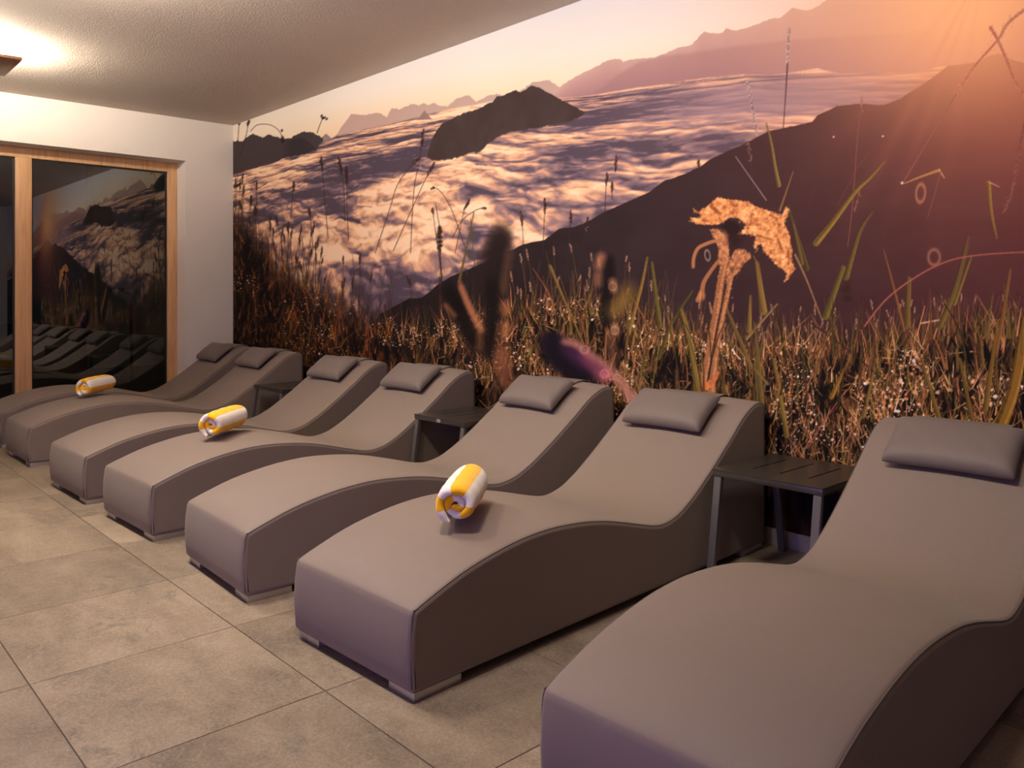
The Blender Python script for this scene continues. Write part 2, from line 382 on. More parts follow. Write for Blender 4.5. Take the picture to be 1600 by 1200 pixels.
    shade += 0.30 * blobm(1120, 185, 230, 36, -0.16, 3) + 0.22 * blobm(920, 205, 90, 26, -0.15) + 0.22 * blobm(600, 450, 130, 22, 0.1, 3) + 0.2 * blobm(830, 285, 60, 14, -0.1)
    shade -= 0.22 * blobm(570, 225, 130, 14, -0.28) + 0.20 * blobm(980, 265, 150, 20, -0.24) + 0.15 * blobm(420, 300, 60, 15, -0.2) + 0.2 * blobm(560, 470, 60, 15, 0.4)
    lit = lit - shade
    pale = blobm(1240, 150, 220, 36, -0.1, 3)
    lit = lit * (1 - 0.65 * pale) + 0.36 * 0.65 * pale
    cl = cmap(np.clip(lit, 0, 1), [(0, (84, 72, 84)), (0.22, (116, 97, 106)), (0.42, (152, 122, 120)), (0.58, (198, 151, 127)), (0.78, (232, 185, 146)), (1, (246, 212, 178))])
    cl = cl * (1 - 0.5 * pale[..., None]) + C(178, 150, 160) * 0.5 * pale[..., None]
    over(ss(-1.5, 2.0, PY - ch), cl)
    # small pyramid and the dark left range
    pyr = line(A([(1160, 356), (1172, 350), (1195, 318), (1215, 290), (1238, 318), (1262, 346), (1275, 352)]))
    over(ss(-AA, AA, PY - pyr) * ss(AA, -AA, PY - line(A([(1160, 352), (1275, 346)]))) * (PX > 652) * (PX < 676), C(150, 124, 118))
    lt = line(A([(20, 485), (80, 480), (110, 455), (140, 437), (200, 460), (245, 440), (290, 455), (330, 470), (385, 460), (450, 425), (520, 430), (560, 452), (585, 475)]), 2.6, 91, 1.0)
    lb = line(A([(10, 697), (60, 680), (100, 665), (180, 645), (280, 620), (330, 590), (380, 580), (460, 560), (540, 538), (560, 500), (585, 478)]), 1.6, 92)
    over(ss(-AA, AA, PY - lt) * ss(1.2, -1.2, PY - lb) * (PX < 506), C(74, 64, 66))
    over(ss(-AA, AA, PY - line(A([(340, 480), (400, 470), (450, 462), (500, 490), (540, 535)]), 0.8, 93)) * ss(1, -1, PY - lb) * ss(438, 458, PX) * (PX < 496), C(60, 53, 56))
    # dark island mountain
    mt = line([(668, 245), (671, 232), (676, 216), (684, 203), (692, 192), (725, 177), (750, 170), (760, 163), (770, 160), (777, 150), (787, 150), (806, 140), (814, 145), (822, 140), (832, 134), (842, 137), (860, 146), (885, 160), (902, 169), (917, 176)], 1.8, 101, 0.9)
    mb = line([(668, 246), (676, 251), (690, 250), (707, 249), (735, 240), (750, 238), (762, 226), (778, 214), (797, 207), (820, 203), (842, 200), (870, 194), (890, 191), (904, 184), (917, 176)], 2.5, 102, 0.8)
    g = fbm(XX * 9, ZZ * 9, 103, 4)
    over(ss(-AA, AA, PY - mt) * ss(2.0, -2.0, PY - mb) * (PX > 668) * (PX < 917), C(78, 64, 62) * 0.9 + (g[..., None] - 0.5) * 0.05)
    # dark slope falling to the left
    sl = line([(560, 540), (595, 490), (622, 476), (640, 466), (660, 465), (682, 447), (705, 432), (742, 417), (802, 390), (820, 381), (852, 375), (875, 357), (895, 355), (912, 350), (930, 340), (947, 330), (1015, 300), (1040, 282), (1070, 272), (1095, 260), (1110, 250), (1135, 237), (1160, 227), (1201, 205), (1245, 196), (1270, 190), (1278, 180), (1308, 166), (1347, 162), (1380, 165), (1407, 154), (1435, 137), (1462, 118), (1482, 103), (1526, 98), (1545, 88), (1561, 84), (1581, 93), (1600, 100), (1720, 112), (1900, 140)], 1.2, 111)
    sm = ss(-1.0, 1.0, PY - sl)
    g2 = fbm(XX * 5, ZZ * 14, 113, 4)
    over(sm, cmap(np.clip((PX - 600) / 1000, 0, 1), [(0, (38, 30, 32)), (0.4, (52, 40, 43)), (0.75, (64, 42, 45)), (1, (74, 44, 46))]) + (g2[..., None] - 0.5) * 0.03)
    # sun glow printed at the upper right
    def glow(px, py, r, colr, a, p=2.0, asp=1.0):
        q = np.sqrt((PX - px) ** 2 + ((PY - py) * asp) ** 2) / r; over(np.exp(-q ** p) * a, C(*colr))
    glow(1600, 0, 420, (176, 104, 88), 0.36, 1.8); glow(1620, 20, 240, (214, 116, 88), 0.45)
    glow(1515, -30, 185, (255, 192, 132), 0.88); glow(1300, -40, 170, (246, 200, 156), 0.28)
    ang = np.arctan2(PY + 60, PX - 1540.0)
    for a0, wd, am in ((2.05, 0.035, 0.16), (1.93, 0.03, 0.11), (2.25, 0.05, 0.08), (1.75, 0.05, 0.08)):
        over(np.exp(-((ang - a0) / wd) ** 2) * am * ss(600, 60, np.hypot(PX - 1540, PY + 60)), C(214, 130, 104))
    # undergrowth
    env = line([(360, 330), (385, 345), (420, 385), (470, 425), (520, 455), (580, 488), (640, 500), (700, 492), (760, 480), (830, 462), (900, 462), (980, 478), (1060, 512), (1140, 526), (1230, 526), (1330, 520), (1450, 512), (1600, 502), (1900, 490)], 14, 121, 0.5)
    gd = fbm(XX * 26, ZZ * 9, 123, 4); gd2 = fbm(XX * 4, ZZ * 5, 125, 4)
    dm = ss(-26, 46, PY - env + (gd - 0.5) * 70)
    over(dm * 0.96, cmap(np.clip(gd * 0.9 + (gd2 - 0.5) * 0.8, 0, 1), [(0.2, (17, 14, 16)), (0.5, (30, 23, 23)), (0.75, (62, 42, 31)), (1, (96, 64, 42))]))

    # ---- strokes, drawn in the frame of the photograph and laid on the wall
    z00, dz = 0.30, (H - 0.30) / 799
    vis = PXc[PXc < 9000]; nvis = len(vis)
    def patch(x0, x1, y0, y1):
        i0 = int(np.searchsorted(vis, x0)); i1 = int(np.searchsorted(vis, x1)) + 1; i1 = min(i1, nvis)
        if i1 - i0 < 1: return None
        za = min(CAM[2] + (Y0 - y1) / sc[i0], CAM[2] + (Y0 - y1) / sc[i1 - 1]); zb = max(CAM[2] + (Y0 - y0) / sc[i0], CAM[2] + (Y0 - y0) / sc[i1 - 1])
        j0 = max(7, int((za - z00) / dz) + 6); j1 = min(nz, int((zb - z00) / dz) + 9)
        if j1 - j0 < 1: return None
        return slice(j0, j1), slice(i0, i1)
    def seg(a, b, wa, wb, colr, alpha=1.0, soft=0.75):
        w = max(wa, wb) + soft + 1
        p = patch(min(a[0], b[0]) - w, max(a[0], b[0]) + w, min(a[1], b[1]) - w, max(a[1], b[1]) + w)
        if p is None: return
        x = PX[p] - a[0]; y = PY[p] - a[1]; ex, ey = b[0] - a[0], b[1] - a[1]
        t = np.clip((x * ex + y * ey) / (ex * ex + ey * ey + 1e-6), 0, 1)
        q = np.hypot(x - t * ex, y - t * ey); hw = (wa + (wb - wa) * t) * 0.5
        m = np.clip((hw + soft - q) / (2 * soft), 0, 1) * np.clip((hw * 2 + 0.25) / 1.0, 0, 1) * alpha
        img[p] += (colr - img[p]) * m[..., None]
    def stroke(pts, wa, wb, colr, alpha=1.0, soft=0.75, n=None):
        pts = np.array(pts, float); k = len(pts) - 1; cl_ = C(*colr)
        for i in range(k):
            seg(pts[i], pts[i + 1], wa + (wb - wa) * i / k, wa + (wb - wa) * (i + 1) / k, cl_, alpha, soft)
    def smooth_pts(pts, n=4):
        p = np.array(pts, float); t = np.arange(len(p)); tt = np.linspace(0, len(p) - 1, (len(p) - 1) * n + 1)
        o = []
        for q in tt:
            i = min(int(q), len(p) - 2); f_ = q - i
            p0, p1, p2, p3 = p[max(i - 1, 0)], p[i], p[i + 1], p[min(i + 2, len(p) - 1)]
            o.append(0.5 * ((2 * p1) + (-p0 + p2) * f_ + (2 * p0 - 5 * p1 + 4 * p2 - p3) * f_ ** 2 + (-p0 + 3 * p1 - 3 * p2 + p3) * f_ ** 3))
        return np.array(o)
    def blob(px, py, rx, ry, colr, alpha=1.0, rot=0.0, soft=0.5, ring=False):
        r = max(rx, ry) * 1.5 + 3; p = patch(px - r, px + r, py - r, py + r)
        if p is None: return
        ca, sa = math.cos(rot), math.sin(rot); x = PX[p] - px; y = PY[p] - py
        q = np.hypot((x * ca + y * sa) / rx, (-x * sa + y * ca) / ry)
        m = (0.7 * np.exp(-((q - 1) / 0.24) ** 2) if ring else np.clip((1 + soft - q) / (2 * soft), 0, 1)) * alpha
        img[p] += (C(*colr) - img[p]) * m[..., None]
    rng = np.random.RandomState(4)
    def seedhead(a, b, w, colr, spark=None, k=None):
        a = np.array(a, float); b = np.array(b, float); L = np.hypot(*(b - a)); k = k or max(3, int(L / 3))
        for i in range(k):
            t = (i + 0.5) / k; q = a + (b - a) * t + rng.uniform(-0.3, 0.3, 2) * w
            ww = w * (0.55 + 0.9 * math.sin(math.pi * min(1, t * 0.9 + 0.1)))
            blob(q[0], q[1], max(0.7, ww * 0.5), max(1.2, L / k * 0.8), colr, 0.9, math.atan2(b[1] - a[1], b[0] - a[0]) - math.pi / 2)
            if spark is not None and rng.rand() < 0.7: blob(q[0] + rng.uniform(-.5, .5) * w, q[1], 0.8, 1.1, spark, 0.8)
    pal = [(116, 78, 50), (146, 98, 60), (172, 118, 72), (92, 66, 44), (128, 104, 52), (104, 92, 46), (186, 124, 84), (74, 50, 38), (152, 92, 66)]
    def envy(x): return float(np.interp(x, PXc[:nvis], env[0][:nvis]))
    # fine stems that reach up in front of the clouds and the slope
    for i in range(330):
        x = rng.uniform(366, 1640); top = envy(x) - rng.uniform(5, 75) * (1.15 if x < 1050 else 0.7); bot = top + rng.uniform(70, 130)
        ln = rng.uniform(-16, 16) ; dark = x < 800
        c0 = (70, 50, 44) if dark else [(104, 74, 58), (122, 86, 66), (96, 84, 48)][rng.randint(3)]
        stroke(smooth_pts([(x + ln, top), (x + ln * 0.4, top + 40), (x, bot)], 3), 0.5, 1.1, c0, 0.75, 0.6)
        if rng.rand() < 0.55: seedhead((x + ln, top), (x + ln * 0.8, top + rng.uniform(8, 18)), 2.0, (66, 46, 40) if dark else (132, 98, 80), None if dark else (190, 150, 126))
    # dense blades
    def blades(n, lo, hi, lmin, lmax, br, al, wmul=1.0):
        for i in range(n):
            x = rng.uniform(362, 1700); s_ = 0.62 + 0.62 * max(0, (x - 365)) / 1235
            yb = envy(x) + rng.uniform(lo, hi); L = rng.uniform(lmin, lmax) * s_; ln = rng.normal(0, 0.30)
            c0 = np.array(pal[rng.randint(len(pal))], float) * br * rng.uniform(0.55, 1.2)
            if x < 620: c0 = c0 * np.array([1.0, 0.86, 0.74])
            w = rng.uniform(0.7, 2.3) * s_ * wmul
            seg((x + ln * L, yb - L), (x, yb), w * 0.35, w, np.clip(c0 / 255, 0, 1).astype(np.float32), al, 0.6)
    blades(2100, 20, 150, 26, 70, 0.88, 0.8)
    blades(2600, 60, 260, 20, 64, 0.98, 0.78)
    # dark gaps between the tufts
    for i in range(420):
        x = rng.uniform(362, 1700); y = envy(x) + rng.uniform(40, 240); blob(x, y, rng.uniform(3, 10), rng.uniform(8, 26), (16, 13, 16), rng.uniform(0.35, 0.8), rng.uniform(-.4, .4), 0.7)
    blades(2300, 10, 230, 14, 50, 1.34, 0.9, 0.8)
    clump = lambda x, y: float(vnoise(np.array([x / 62.0]), np.array([y / 40.0]), 301)[0])
    def gaps(n, lo, hi):
        for i in range(n):
            x = rng.uniform(362, 1700); y = envy(x) + rng.uniform(lo, hi)
            if clump(x, y) > 0.5: continue
            s_ = 0.6 + 0.6 * (x - 365) / 1235; an = rng.normal(0, 0.3); L = rng.uniform(14, 46) * s_
            seg((x + an * L, y - L), (x, y), 2, rng.uniform(4, 11) * s_, C(18, 14, 17), rng.uniform(0.5, 0.9), 1.2)
    gaps(1500, 50, 260)
    for i in range(1900):
        x = rng.uniform(366, 1700); y = envy(x) + rng.uniform(8, 230)
        if clump(x, y) < 0.33 + 0.2 * rng.rand(): continue
        s_ = 0.62 + 0.6 * (x - 365) / 1235; L = rng.uniform(7, 34) * s_; ln = rng.normal(0, 0.45)
        c0 = np.array([(206, 152, 104), (176, 128, 66), (150, 128, 64), (222, 172, 130), (190, 116, 78)][rng.randint(5)], float) * rng.uniform(0.6, 1.25)
        if x < 620: c0 = c0 * np.array([0.86, 0.72, 0.62])
        seg((x + ln * L, y - L), (x, y), 0.5, rng.uniform(0.9, 2.0) * s_, (c0 / 255).astype(np.float32), 0.9, 0.5)
    # leaning bright leaves and twigs
    for i in range(900):
        x = rng.uniform(366, 1700); s_ = 0.6 + 0.6 * (x - 365) / 1235; y = envy(x) + rng.uniform(20, 220); an = rng.uniform(0, math.pi); L = rng.uniform(5, 20) * s_
        c0 = np.array([(196, 138, 96), (170, 110, 70), (206, 160, 120), (120, 76, 50)][rng.randint(4)], float) * rng.uniform(0.6, 1.1)
        if x < 620: c0 = c0 * 0.82
        seg((x, y), (x + L * math.cos(an), y - L * math.sin(an)), 0.8 * s_, 1.8 * s_, (c0 / 255).astype(np.float32), 0.8, 0.6)
    # dew
    for i in range(6000):
        x = rng.uniform(366, 1700); s_ = 0.5 + 0.75 * (x - 365) / 1235; y = envy(x) + abs(rng.normal(70, 62)) + 6
        if clump(x, y) < 0.46 + 0.22 * rng.rand(): continue
        k = rng.rand(); r = (0.6 + 1.5 * k ** 6) * s_ * 1.15
        c0 = np.array([(236, 196, 168), (222, 170, 128), (244, 222, 206), (200, 140, 92)][rng.randint(4)], float)
        if x < 640: c0 = c0 * 0.85
        blob(x, y, r, r * rng.uniform(1, 1.5), np.minimum(c0 * 1.08, 255), 0.65 + 0.35 * rng.rand(), rng.uniform(0, 3), 0.45)

    # named stems over the clouds
    dk = (62, 46, 46)
    for pts, head in (
        ([(502, 246), (507, 300), (513, 372)], 20), ([(530, 246), (538, 300), (539, 345)], 26), ([(542, 260), (543, 325), (545, 375)], 28),
        ([(662, 202), (657, 245), (647, 300), (642, 395)], 32), ([(657, 247), (642, 260), (621, 290), (610, 325), (587, 395)], 18),
        ([(680, 254), (667, 277), (647, 320), (615, 392)], 24), ([(674, 295), (682, 294), (695, 307), (710, 337), (730, 395)], 6),
        ([(734, 312), (725, 332), (712, 395)], 18), ([(676, 325), (681, 362), (690, 430)], 10), ([(760, 325), (745, 328), (722, 345), (708, 372)], 6),
        ([(374, 192), (372, 222)], 3), ([(389, 188), (385, 212), (375, 245)], 8), ([(506, 182), (500, 196), (496, 208)], 5),
        ([(460, 284), (458, 302), (455, 340)], 14), ([(484, 325), (486, 345), (490, 390)], 12), ([(394, 306), (392, 325), (390, 370)], 14), ([(399, 322), (398, 350), (396, 390)], 14), ([(366, 293), (378, 286)], 12),
        ([(815, 330), (818, 372), (822, 440)], 24), ([(852, 310), (851, 345), (848, 400)], 24), ([(893, 330), (891, 365), (884, 440)], 22), ([(920, 340), (912, 380), (900, 450)], 22),
        ([(964, 244), (962, 268)], 24), ([(949, 270), (947, 300), (946, 330)], 20), ([(957, 284), (957, 312)], 16), ([(1092, 250), (1091, 300), (1088, 370)], 14)):
        p = smooth_pts(pts, 4); stroke(p, 0.8, 1.2, dk, 0.85, 0.6)
        dv = p[-1] - p[0] if len(p) < 6 else p[3] - p[0]; dv = dv / (np.hypot(*dv) + 1e-6)
        seedhead(p[0], p[0] + dv * head, 3.0, (56, 38, 36), (168, 124, 96) if pts[0][0] > 640 else None)
    p = smooth_pts([(392, 205), (401, 196), (412, 194), (425, 196), (437, 205), (442, 217)], 4); stroke(p, 0.8, 0.9, dk, 0.9, 0.6); blob(442, 218, 2.6, 5, (40, 30, 30)); blob(441, 204, 1.6, 2, (40, 30, 30))
    for q in ((503, 181), (508, 184), (511, 186)): blob(q[0], q[1], 1.4, 2.2, (50, 36, 34), 0.95, 0.7)
    seedhead((736, 342), (742, 415), 0.8, (90, 82, 44)); stroke([(741, 332), (728, 395), (718, 440)], 1.6, 4.5, (98, 82, 48), 0.95)
    seedhead((688, 352), (687, 396), 5.5, (52, 38, 34)); stroke([(688, 395), (691, 440)], 2, 2, (60, 44, 38)); stroke([(687, 352), (681, 318)], 1, 0.7, dk)
    # tall seed heads on the right
    def ear(pts, w, base, spark, n):
        p = smooth_pts(pts, n); stroke(p, w * 0.7, w * 0.5, base, 0.85, 0.8)
        for q in p:
            for _ in range(3): blob(q[0] + rng.normal(0, w * 0.28), q[1] + rng.normal(0, 3), 0.9, 1.5, tuple(0.8 * k for k in spark), 0.6, rng.uniform(0, 3))
    ear([(1234, 45), (1232, 75), (1231, 100)], 5, (140, 104, 98), (240, 210, 196), 9); stroke(smooth_pts([(1231, 100), (1226, 179), (1218, 275)], 4), 2.2, 0.8, (82, 58, 62), 0.9)
    ear([(1168, 129), (1173, 150), (1178, 180), (1183, 208)], 4, (122, 94, 94), (236, 206, 196), 6); ear([(1168, 222), (1174, 250)], 4, (80, 52, 50), (190, 150, 130), 5); stroke([(1174, 250), (1178, 300)], 1, .6, (90, 64, 62), 0.6)
    ear([(1347, 152), (1347, 168)], 3, (130, 84, 80), (214, 160, 140), 4); stroke(smooth_pts([(1347, 168), (1341, 206), (1333, 316), (1325, 385)], 4), 1.4, 1.2, (138, 86, 78), 0.85)
    ear([(1604, 14), (1585, 28), (1572, 41), (1559, 63), (1523, 104), (1495, 146)], 6, (186, 108, 84), (240, 180, 150), 8); stroke([(1495, 146), (1411, 286)], 1.6, 1.2, (150, 96, 88), 0.85); blob(1410, 286, 2, 2, (225, 190, 180))
    ear([(1548, 43), (1559, 62), (1572, 91), (1589, 132), (1612, 160)], 6, (178, 100, 80), (236, 170, 140), 8)
    ear([(1602, 190), (1592, 240), (1584, 290), (1570, 330)], 6, (126, 76, 66), (190, 124, 104), 6); stroke([(1304, 214), (1264, 320)], 2, 1, (96, 62, 60), 0.5, 1.5); stroke([(1382, 212), (1340, 262), (1310, 320)], 2, 1.2, (116, 72, 66), 0.6, 1.2); blob(1380, 213, 1.6, 1.6, (220, 170, 150)); blob(1303, 214, 1.5, 1.5, (210, 170, 160))
    ear([(1344, 298), (1336, 330)], 4, (110, 70, 62), (180, 130, 110), 5)
    blob(1439, 302, 7, 14, (196, 130, 96), 0.9, 0.08, ring=True); blob(1106, 399, 4, 8, (200, 178, 160), 0.8, -0.15, ring=True); blob(1460, 402, 9, 12, (190, 130, 100), 0.75, ring=True); blob(1325, 442, 6, 5, (70, 44, 40)); blob(1323, 452, 7, 6, (60, 40, 38)); blob(1324, 466, 7, 5, (58, 40, 36))
    ol, og, br_ = (104, 84, 48), (126, 99, 52), (124, 82, 52)
    for pts, w0, w1, c0 in (
        ([(1413, 287), (1440, 276), (1468, 266)], 1.5, 4.5, (170, 122, 76)), ([(1468, 266), (1476, 278)], 3, 1.5, (190, 140, 104)), ([(1471, 266), (1462, 300), (1450, 340)], 1.5, 1, (130, 86, 74)),
        ([(1545, 286), (1549, 330), (1558, 373)], 8, 1.5, (132, 98, 56)), ([(1546, 285), (1562, 292)], 2, 1, (196, 140, 108)), ([(1383, 252), (1360, 278), (1337, 300), (1300, 350), (1276, 380)], 1.5, 10, og),
        ([(1198, 192), (1206, 225), (1212, 262), (1218, 290)], 1.5, 6, (124, 102, 58)), ([(1240, 268), (1219, 329)], 1.2, 3, (136, 104, 60)), ([(1150, 245), (1198, 313)], 0.8, 1.2, (170, 150, 146)),
        ([(1364, 331), (1346, 358), (1334, 395), (1323, 434)], 1.2, 9, ol), ([(1318, 418), (1291, 495)], 7, 10, (104, 90, 46)),
        ([(1514, 370), (1495, 446), (1469, 510)], 2, 11, ol), ([(1518, 402), (1492, 475)], 2, 6, (118, 98, 48)), ([(1579, 421), (1568, 490), (1556, 554)], 3, 8, br_),
        ([(1604, 500), (1585, 606), (1562, 668)], 12, 24, (138, 100, 46)), ([(1381, 390), (1396, 446), (1413, 516)], 1.2, 5, br_), ([(1421, 435), (1418, 510)], 6, 10, (108, 84, 46)),
        ([(1065, 482), (1079, 535), (1092, 614)], 3, 12, (124, 102, 52)), ([(1135, 481), (1158, 535), (1177, 581)], 3, 9, ol), ([(1173, 462), (1171, 517)], 2, 8, og), ([(1183, 410), (1194, 487)], 4, 12, og), ([(1183, 410), (1178, 400)], 2, 1.5, og),
        ([(1215, 475), (1167, 529)], 2, 5, (136, 112, 70)), ([(1179, 504), (1185, 560), (1190, 630)], 2, 10, ol), ([(1019, 410), (1024, 450), (1032, 510)], 3, 8, (96, 84, 44)), ([(1012, 402), (1002, 450), (982, 522)], 2, 7, og),
        ([(860, 416), (877, 457), (912, 537)], 5, 2.5, (116, 94, 52)), ([(1082, 455), (1050, 505), (1030, 560)], 3, 6, (80, 72, 40)), ([(1231, 322), (1262, 420)], 3, 8, (84, 68, 40)), ([(1240, 350), (1254, 412)], 2, 6, ol),
        ([(1150, 540), (1200, 600)], 3, 4, (120, 100, 60)), ([(1262, 700), (1290, 655), (1322, 610)], 2.4, 1.6, (150, 84, 78)), ([(1330, 555), (1300, 620)], 2, 8, (138, 100, 46)),
        ([(1243, 398), (1262, 440), (1285, 500)], 3, 1.6, (150, 116, 80)), ([(1560, 500), (1540, 640)], 3, 10, (120, 90, 44)), ([(1110, 560), (1120, 640)], 3, 8, (112, 96, 46)), ([(1210, 560), (1230, 680)], 3, 9, (128, 104, 52)), ([(1440, 560), (1470, 660)], 3, 8, (116, 92, 48)), ([(1370, 560), (1350, 650)], 2, 7, (124, 96, 50)), ([(1500, 560), (1520, 660)], 3, 8, (110, 84, 44))):
        p = smooth_pts(pts, 4) if len(pts) > 2 else np.array(pts, float)
        stroke(p, w0, w1, c0, 0.95); hl = tuple(min(255, int(k * 1.32 + 8)) for k in c0)
        if max(w0, w1) > 4.5: stroke(p + np.array([max(w0, w1) * 0.28, 0]), w0 * 0.18, w1 * 0.18, hl, 0.6)
        if max(w0, w1) > 4.5: stroke(p - np.array([max(w0, w1) * 0.3, 0]), w0 * 0.25, w1 * 0.25, tuple(int(k * 0.55) for k in c0), 0.6)
    stroke(smooth_pts([(1351, 510), (1384, 469), (1425, 437), (1471, 412), (1518, 400), (1600, 394), (1700, 392)], 5), 2.6, 2.0, (158, 92, 78), 0.95)
    stroke(smooth_pts([(1268, 505), (1330, 550), (1400, 610)], 4), 2.5, 1.6, (58, 40, 36), 0.9); stroke(smooth_pts([(1440, 505), (1468, 500)], 4), 3, 2, (206, 162, 130), 0.8)

    # woolly orange flower
    Fl = lambda L: [(1040 + a / 5.714, 280 + b / 5.714) for a, b in L]
    # stems first
    for pts, w0, w1 in (([(1133, 362), (1134, 400), (1126, 445), (1115, 520), (1103, 585), (1098, 625)], 9, 14), ([(1150, 415), (1142, 432), (1134, 470), (1123, 520), (1114, 590), (1110, 630)], 8, 13)):
        p = smooth_pts(pts, 5); stroke(p, w0, w1, (150, 100, 68), 0.97, 1.0); stroke(p + [2.2, 0], w0 * 0.3, w1 * 0.3, (196, 136, 96), 0.7)
        for q in p:
            for _ in range(7): blob(q[0] + rng.normal(0, w1 * 0.3), q[1] + rng.uniform(-6, 6), 1.1, 1.3, [(206, 146, 104), (118, 74, 52), (180, 120, 84)][rng.randint(3)], 0.6)
    stroke(smooth_pts([(1140, 420), (1132, 460), (1118, 530), (1104, 610)], 5), 2.2, 3.2, (48, 30, 28), 0.85)
    def fuzz(poly, cols, dens, edge=(226, 164, 104)):
        P = np.array(poly); x0, y0 = P.min(0) - 3; x1, y1 = P.max(0) + 3; p = patch(x0, x1, y0, y1); qx, qy = PX[p], PY[p]
        ins = np.zeros(qx.shape, bool); dist = np.full(qx.shape, 1e9)
        for a, b in zip(P, np.roll(P, -1, 0)):
            with np.errstate(divide='ignore', invalid='ignore'):
                cr = ((a[1] > qy) != (b[1] > qy)) & (qx < (b[0] - a[0]) * (qy - a[1]) / (b[1] - a[1] + 1e-9) + a[0])
            ins ^= cr; ex, ey = b - a; t = np.clip(((qx - a[0]) * ex + (qy - a[1]) * ey) / (ex * ex + ey * ey + 1e-9), 0, 1)
            dist = np.minimum(dist, np.hypot(qx - a[0] - t * ex, qy - a[1] - t * ey))
        sd = np.where(ins, dist, -dist) + (fbm(qx * 0.55, qy * 0.55, 201, 3) - 0.5) * 4.5
        m = np.clip(sd / 2.2 + 0.5, 0, 1); n_ = fbm(qx * 0.16, qy * 0.16, 203, 5, 0.65)
        cc = cmap(np.clip((n_ - 0.5) * 1.9 + 0.5, 0, 1), cols); img[p] += (cc - img[p]) * m[..., None]
        for _ in range(dens):
            x, y = rng.uniform(x0, x1), rng.uniform(y0, y1); j = np.argmin(np.abs(qy[:, 0] - y)); i = np.argmin(np.abs(qx[0] - x))
            if sd[j, i] > -1: blob(x, y, rng.uniform(1, 2.4), rng.uniform(1, 2.2), edge if rng.rand() < .6 else (176, 108, 62), 0.4, rng.uniform(0, 3))
    OR = [(0, (158, 92, 60)), (0.35, (206, 134, 84)), (0.7, (232, 162, 104)), (1, (248, 192, 140))]
    fuzz(Fl([(250, 265), (300, 290), (370, 240), (470, 160), (560, 180), (740, 200), (800, 240), (950, 290), (1040, 320), (1080, 250), (1105, 270), (1095, 330), (1060, 380), (1110, 500), (1130, 620), (1130, 740), (1165, 800), (1120, 850), (1090, 900), (1060, 920), (1090, 840), (1000, 770), (930, 700), (880, 640), (850, 570), (800, 620), (790, 560), (820, 510), (700, 490), (650, 495), (640, 480), (700, 450), (720, 400), (640, 340), (560, 350), (520, 390), (440, 410), (280, 400), (230, 370), (225, 340), (280, 350), (330, 340), (300, 310), (255, 290)]), OR, 420)
    for pts, w in (([(1112, 323), (1126, 334)], 6), ([(1184, 368), (1204, 374)], 3), ([(1216, 374), (1222, 390)], 4), ([(1204, 336), (1216, 342)], 3), ([(1232, 392), (1233, 412)], 3), ([(1148, 322), (1154, 320)], 4), ([(1098, 344), (1108, 346)], 3)):
        stroke(pts, w, w * 0.6, (120, 66, 42), 0.7, 1.2)
    fuzz(Fl([(400, 450), (460, 440), (520, 480), (560, 540), (570, 640), (550, 760), (500, 790), (470, 740), (480, 640), (460, 560), (420, 500)]), [(0, (124, 78, 54)), (0.5, (178, 118, 82)), (1, (214, 152, 110))], 90)
    fuzz(Fl([(560, 780), (590, 690), (620, 630), (700, 625), (760, 660), (760, 700), (700, 760), (640, 840), (590, 880), (550, 930), (540, 860)]), [(0, (116, 72, 52)), (0.5, (168, 110, 78)), (1, (206, 144, 104))], 90)
    stroke(smooth_pts(Fl([(500, 545), (430, 555), (360, 580), (300, 610), (268, 660), (252, 720), (250, 785)]), 4), 5, 4.5, (168, 112, 78), 0.95, 1.2)
    stroke(smooth_pts(Fl([(470, 735), (400, 830), (345, 920), (325, 1010), (290, 1080)]), 4), 5, 7, (160, 106, 74), 0.95, 1.2); blob(1097, 462, 5, 7, (196, 132, 88), 0.9)
    blob(1142, 356, 15, 11, (44, 30, 32), 0.85, 0.2, 0.35); blob(1148, 373, 12, 12, (50, 30, 32), 0.7, 0, 0.5)
    fuzz([(1128, 570), (1124, 588), (1114, 604), (1100, 612), (1098, 600), (1106, 594), (1112, 598), (1120, 582)], [(0, (176, 92, 52)), (1, (226, 138, 82))], 40)

    for i in range(150):
        x = rng.uniform(840, 1660); y = envy(x) + rng.uniform(20, 110); L = rng.uniform(35, 95); ln = rng.normal(0, 0.22); w = rng.uniform(2, 6.5) * (0.5 + 0.5 * (x - 840) / 760)
        c0 = np.array([(108, 86, 48), (126, 92, 52), (92, 76, 44), (134, 86, 58)][rng.randint(4)], float) * rng.uniform(0.5, 1.1)
        p = smooth_pts([(x + ln * L + rng.normal(0, 5), y - L), (x + ln * L * 0.4, y - L * 0.5), (x, y)], 3)
        stroke(p, 0.6, w, c0, 0.9, 0.6); stroke(p + [w * 0.25, 0], 0.3, w * 0.2, np.minimum(c0 * 1.4, 255), 0.5, 0.5)
    # out-of-focus plants in the foreground
    B5 = lambda L: [(680 + a / 4, 330 + b / 4) for a, b in L]
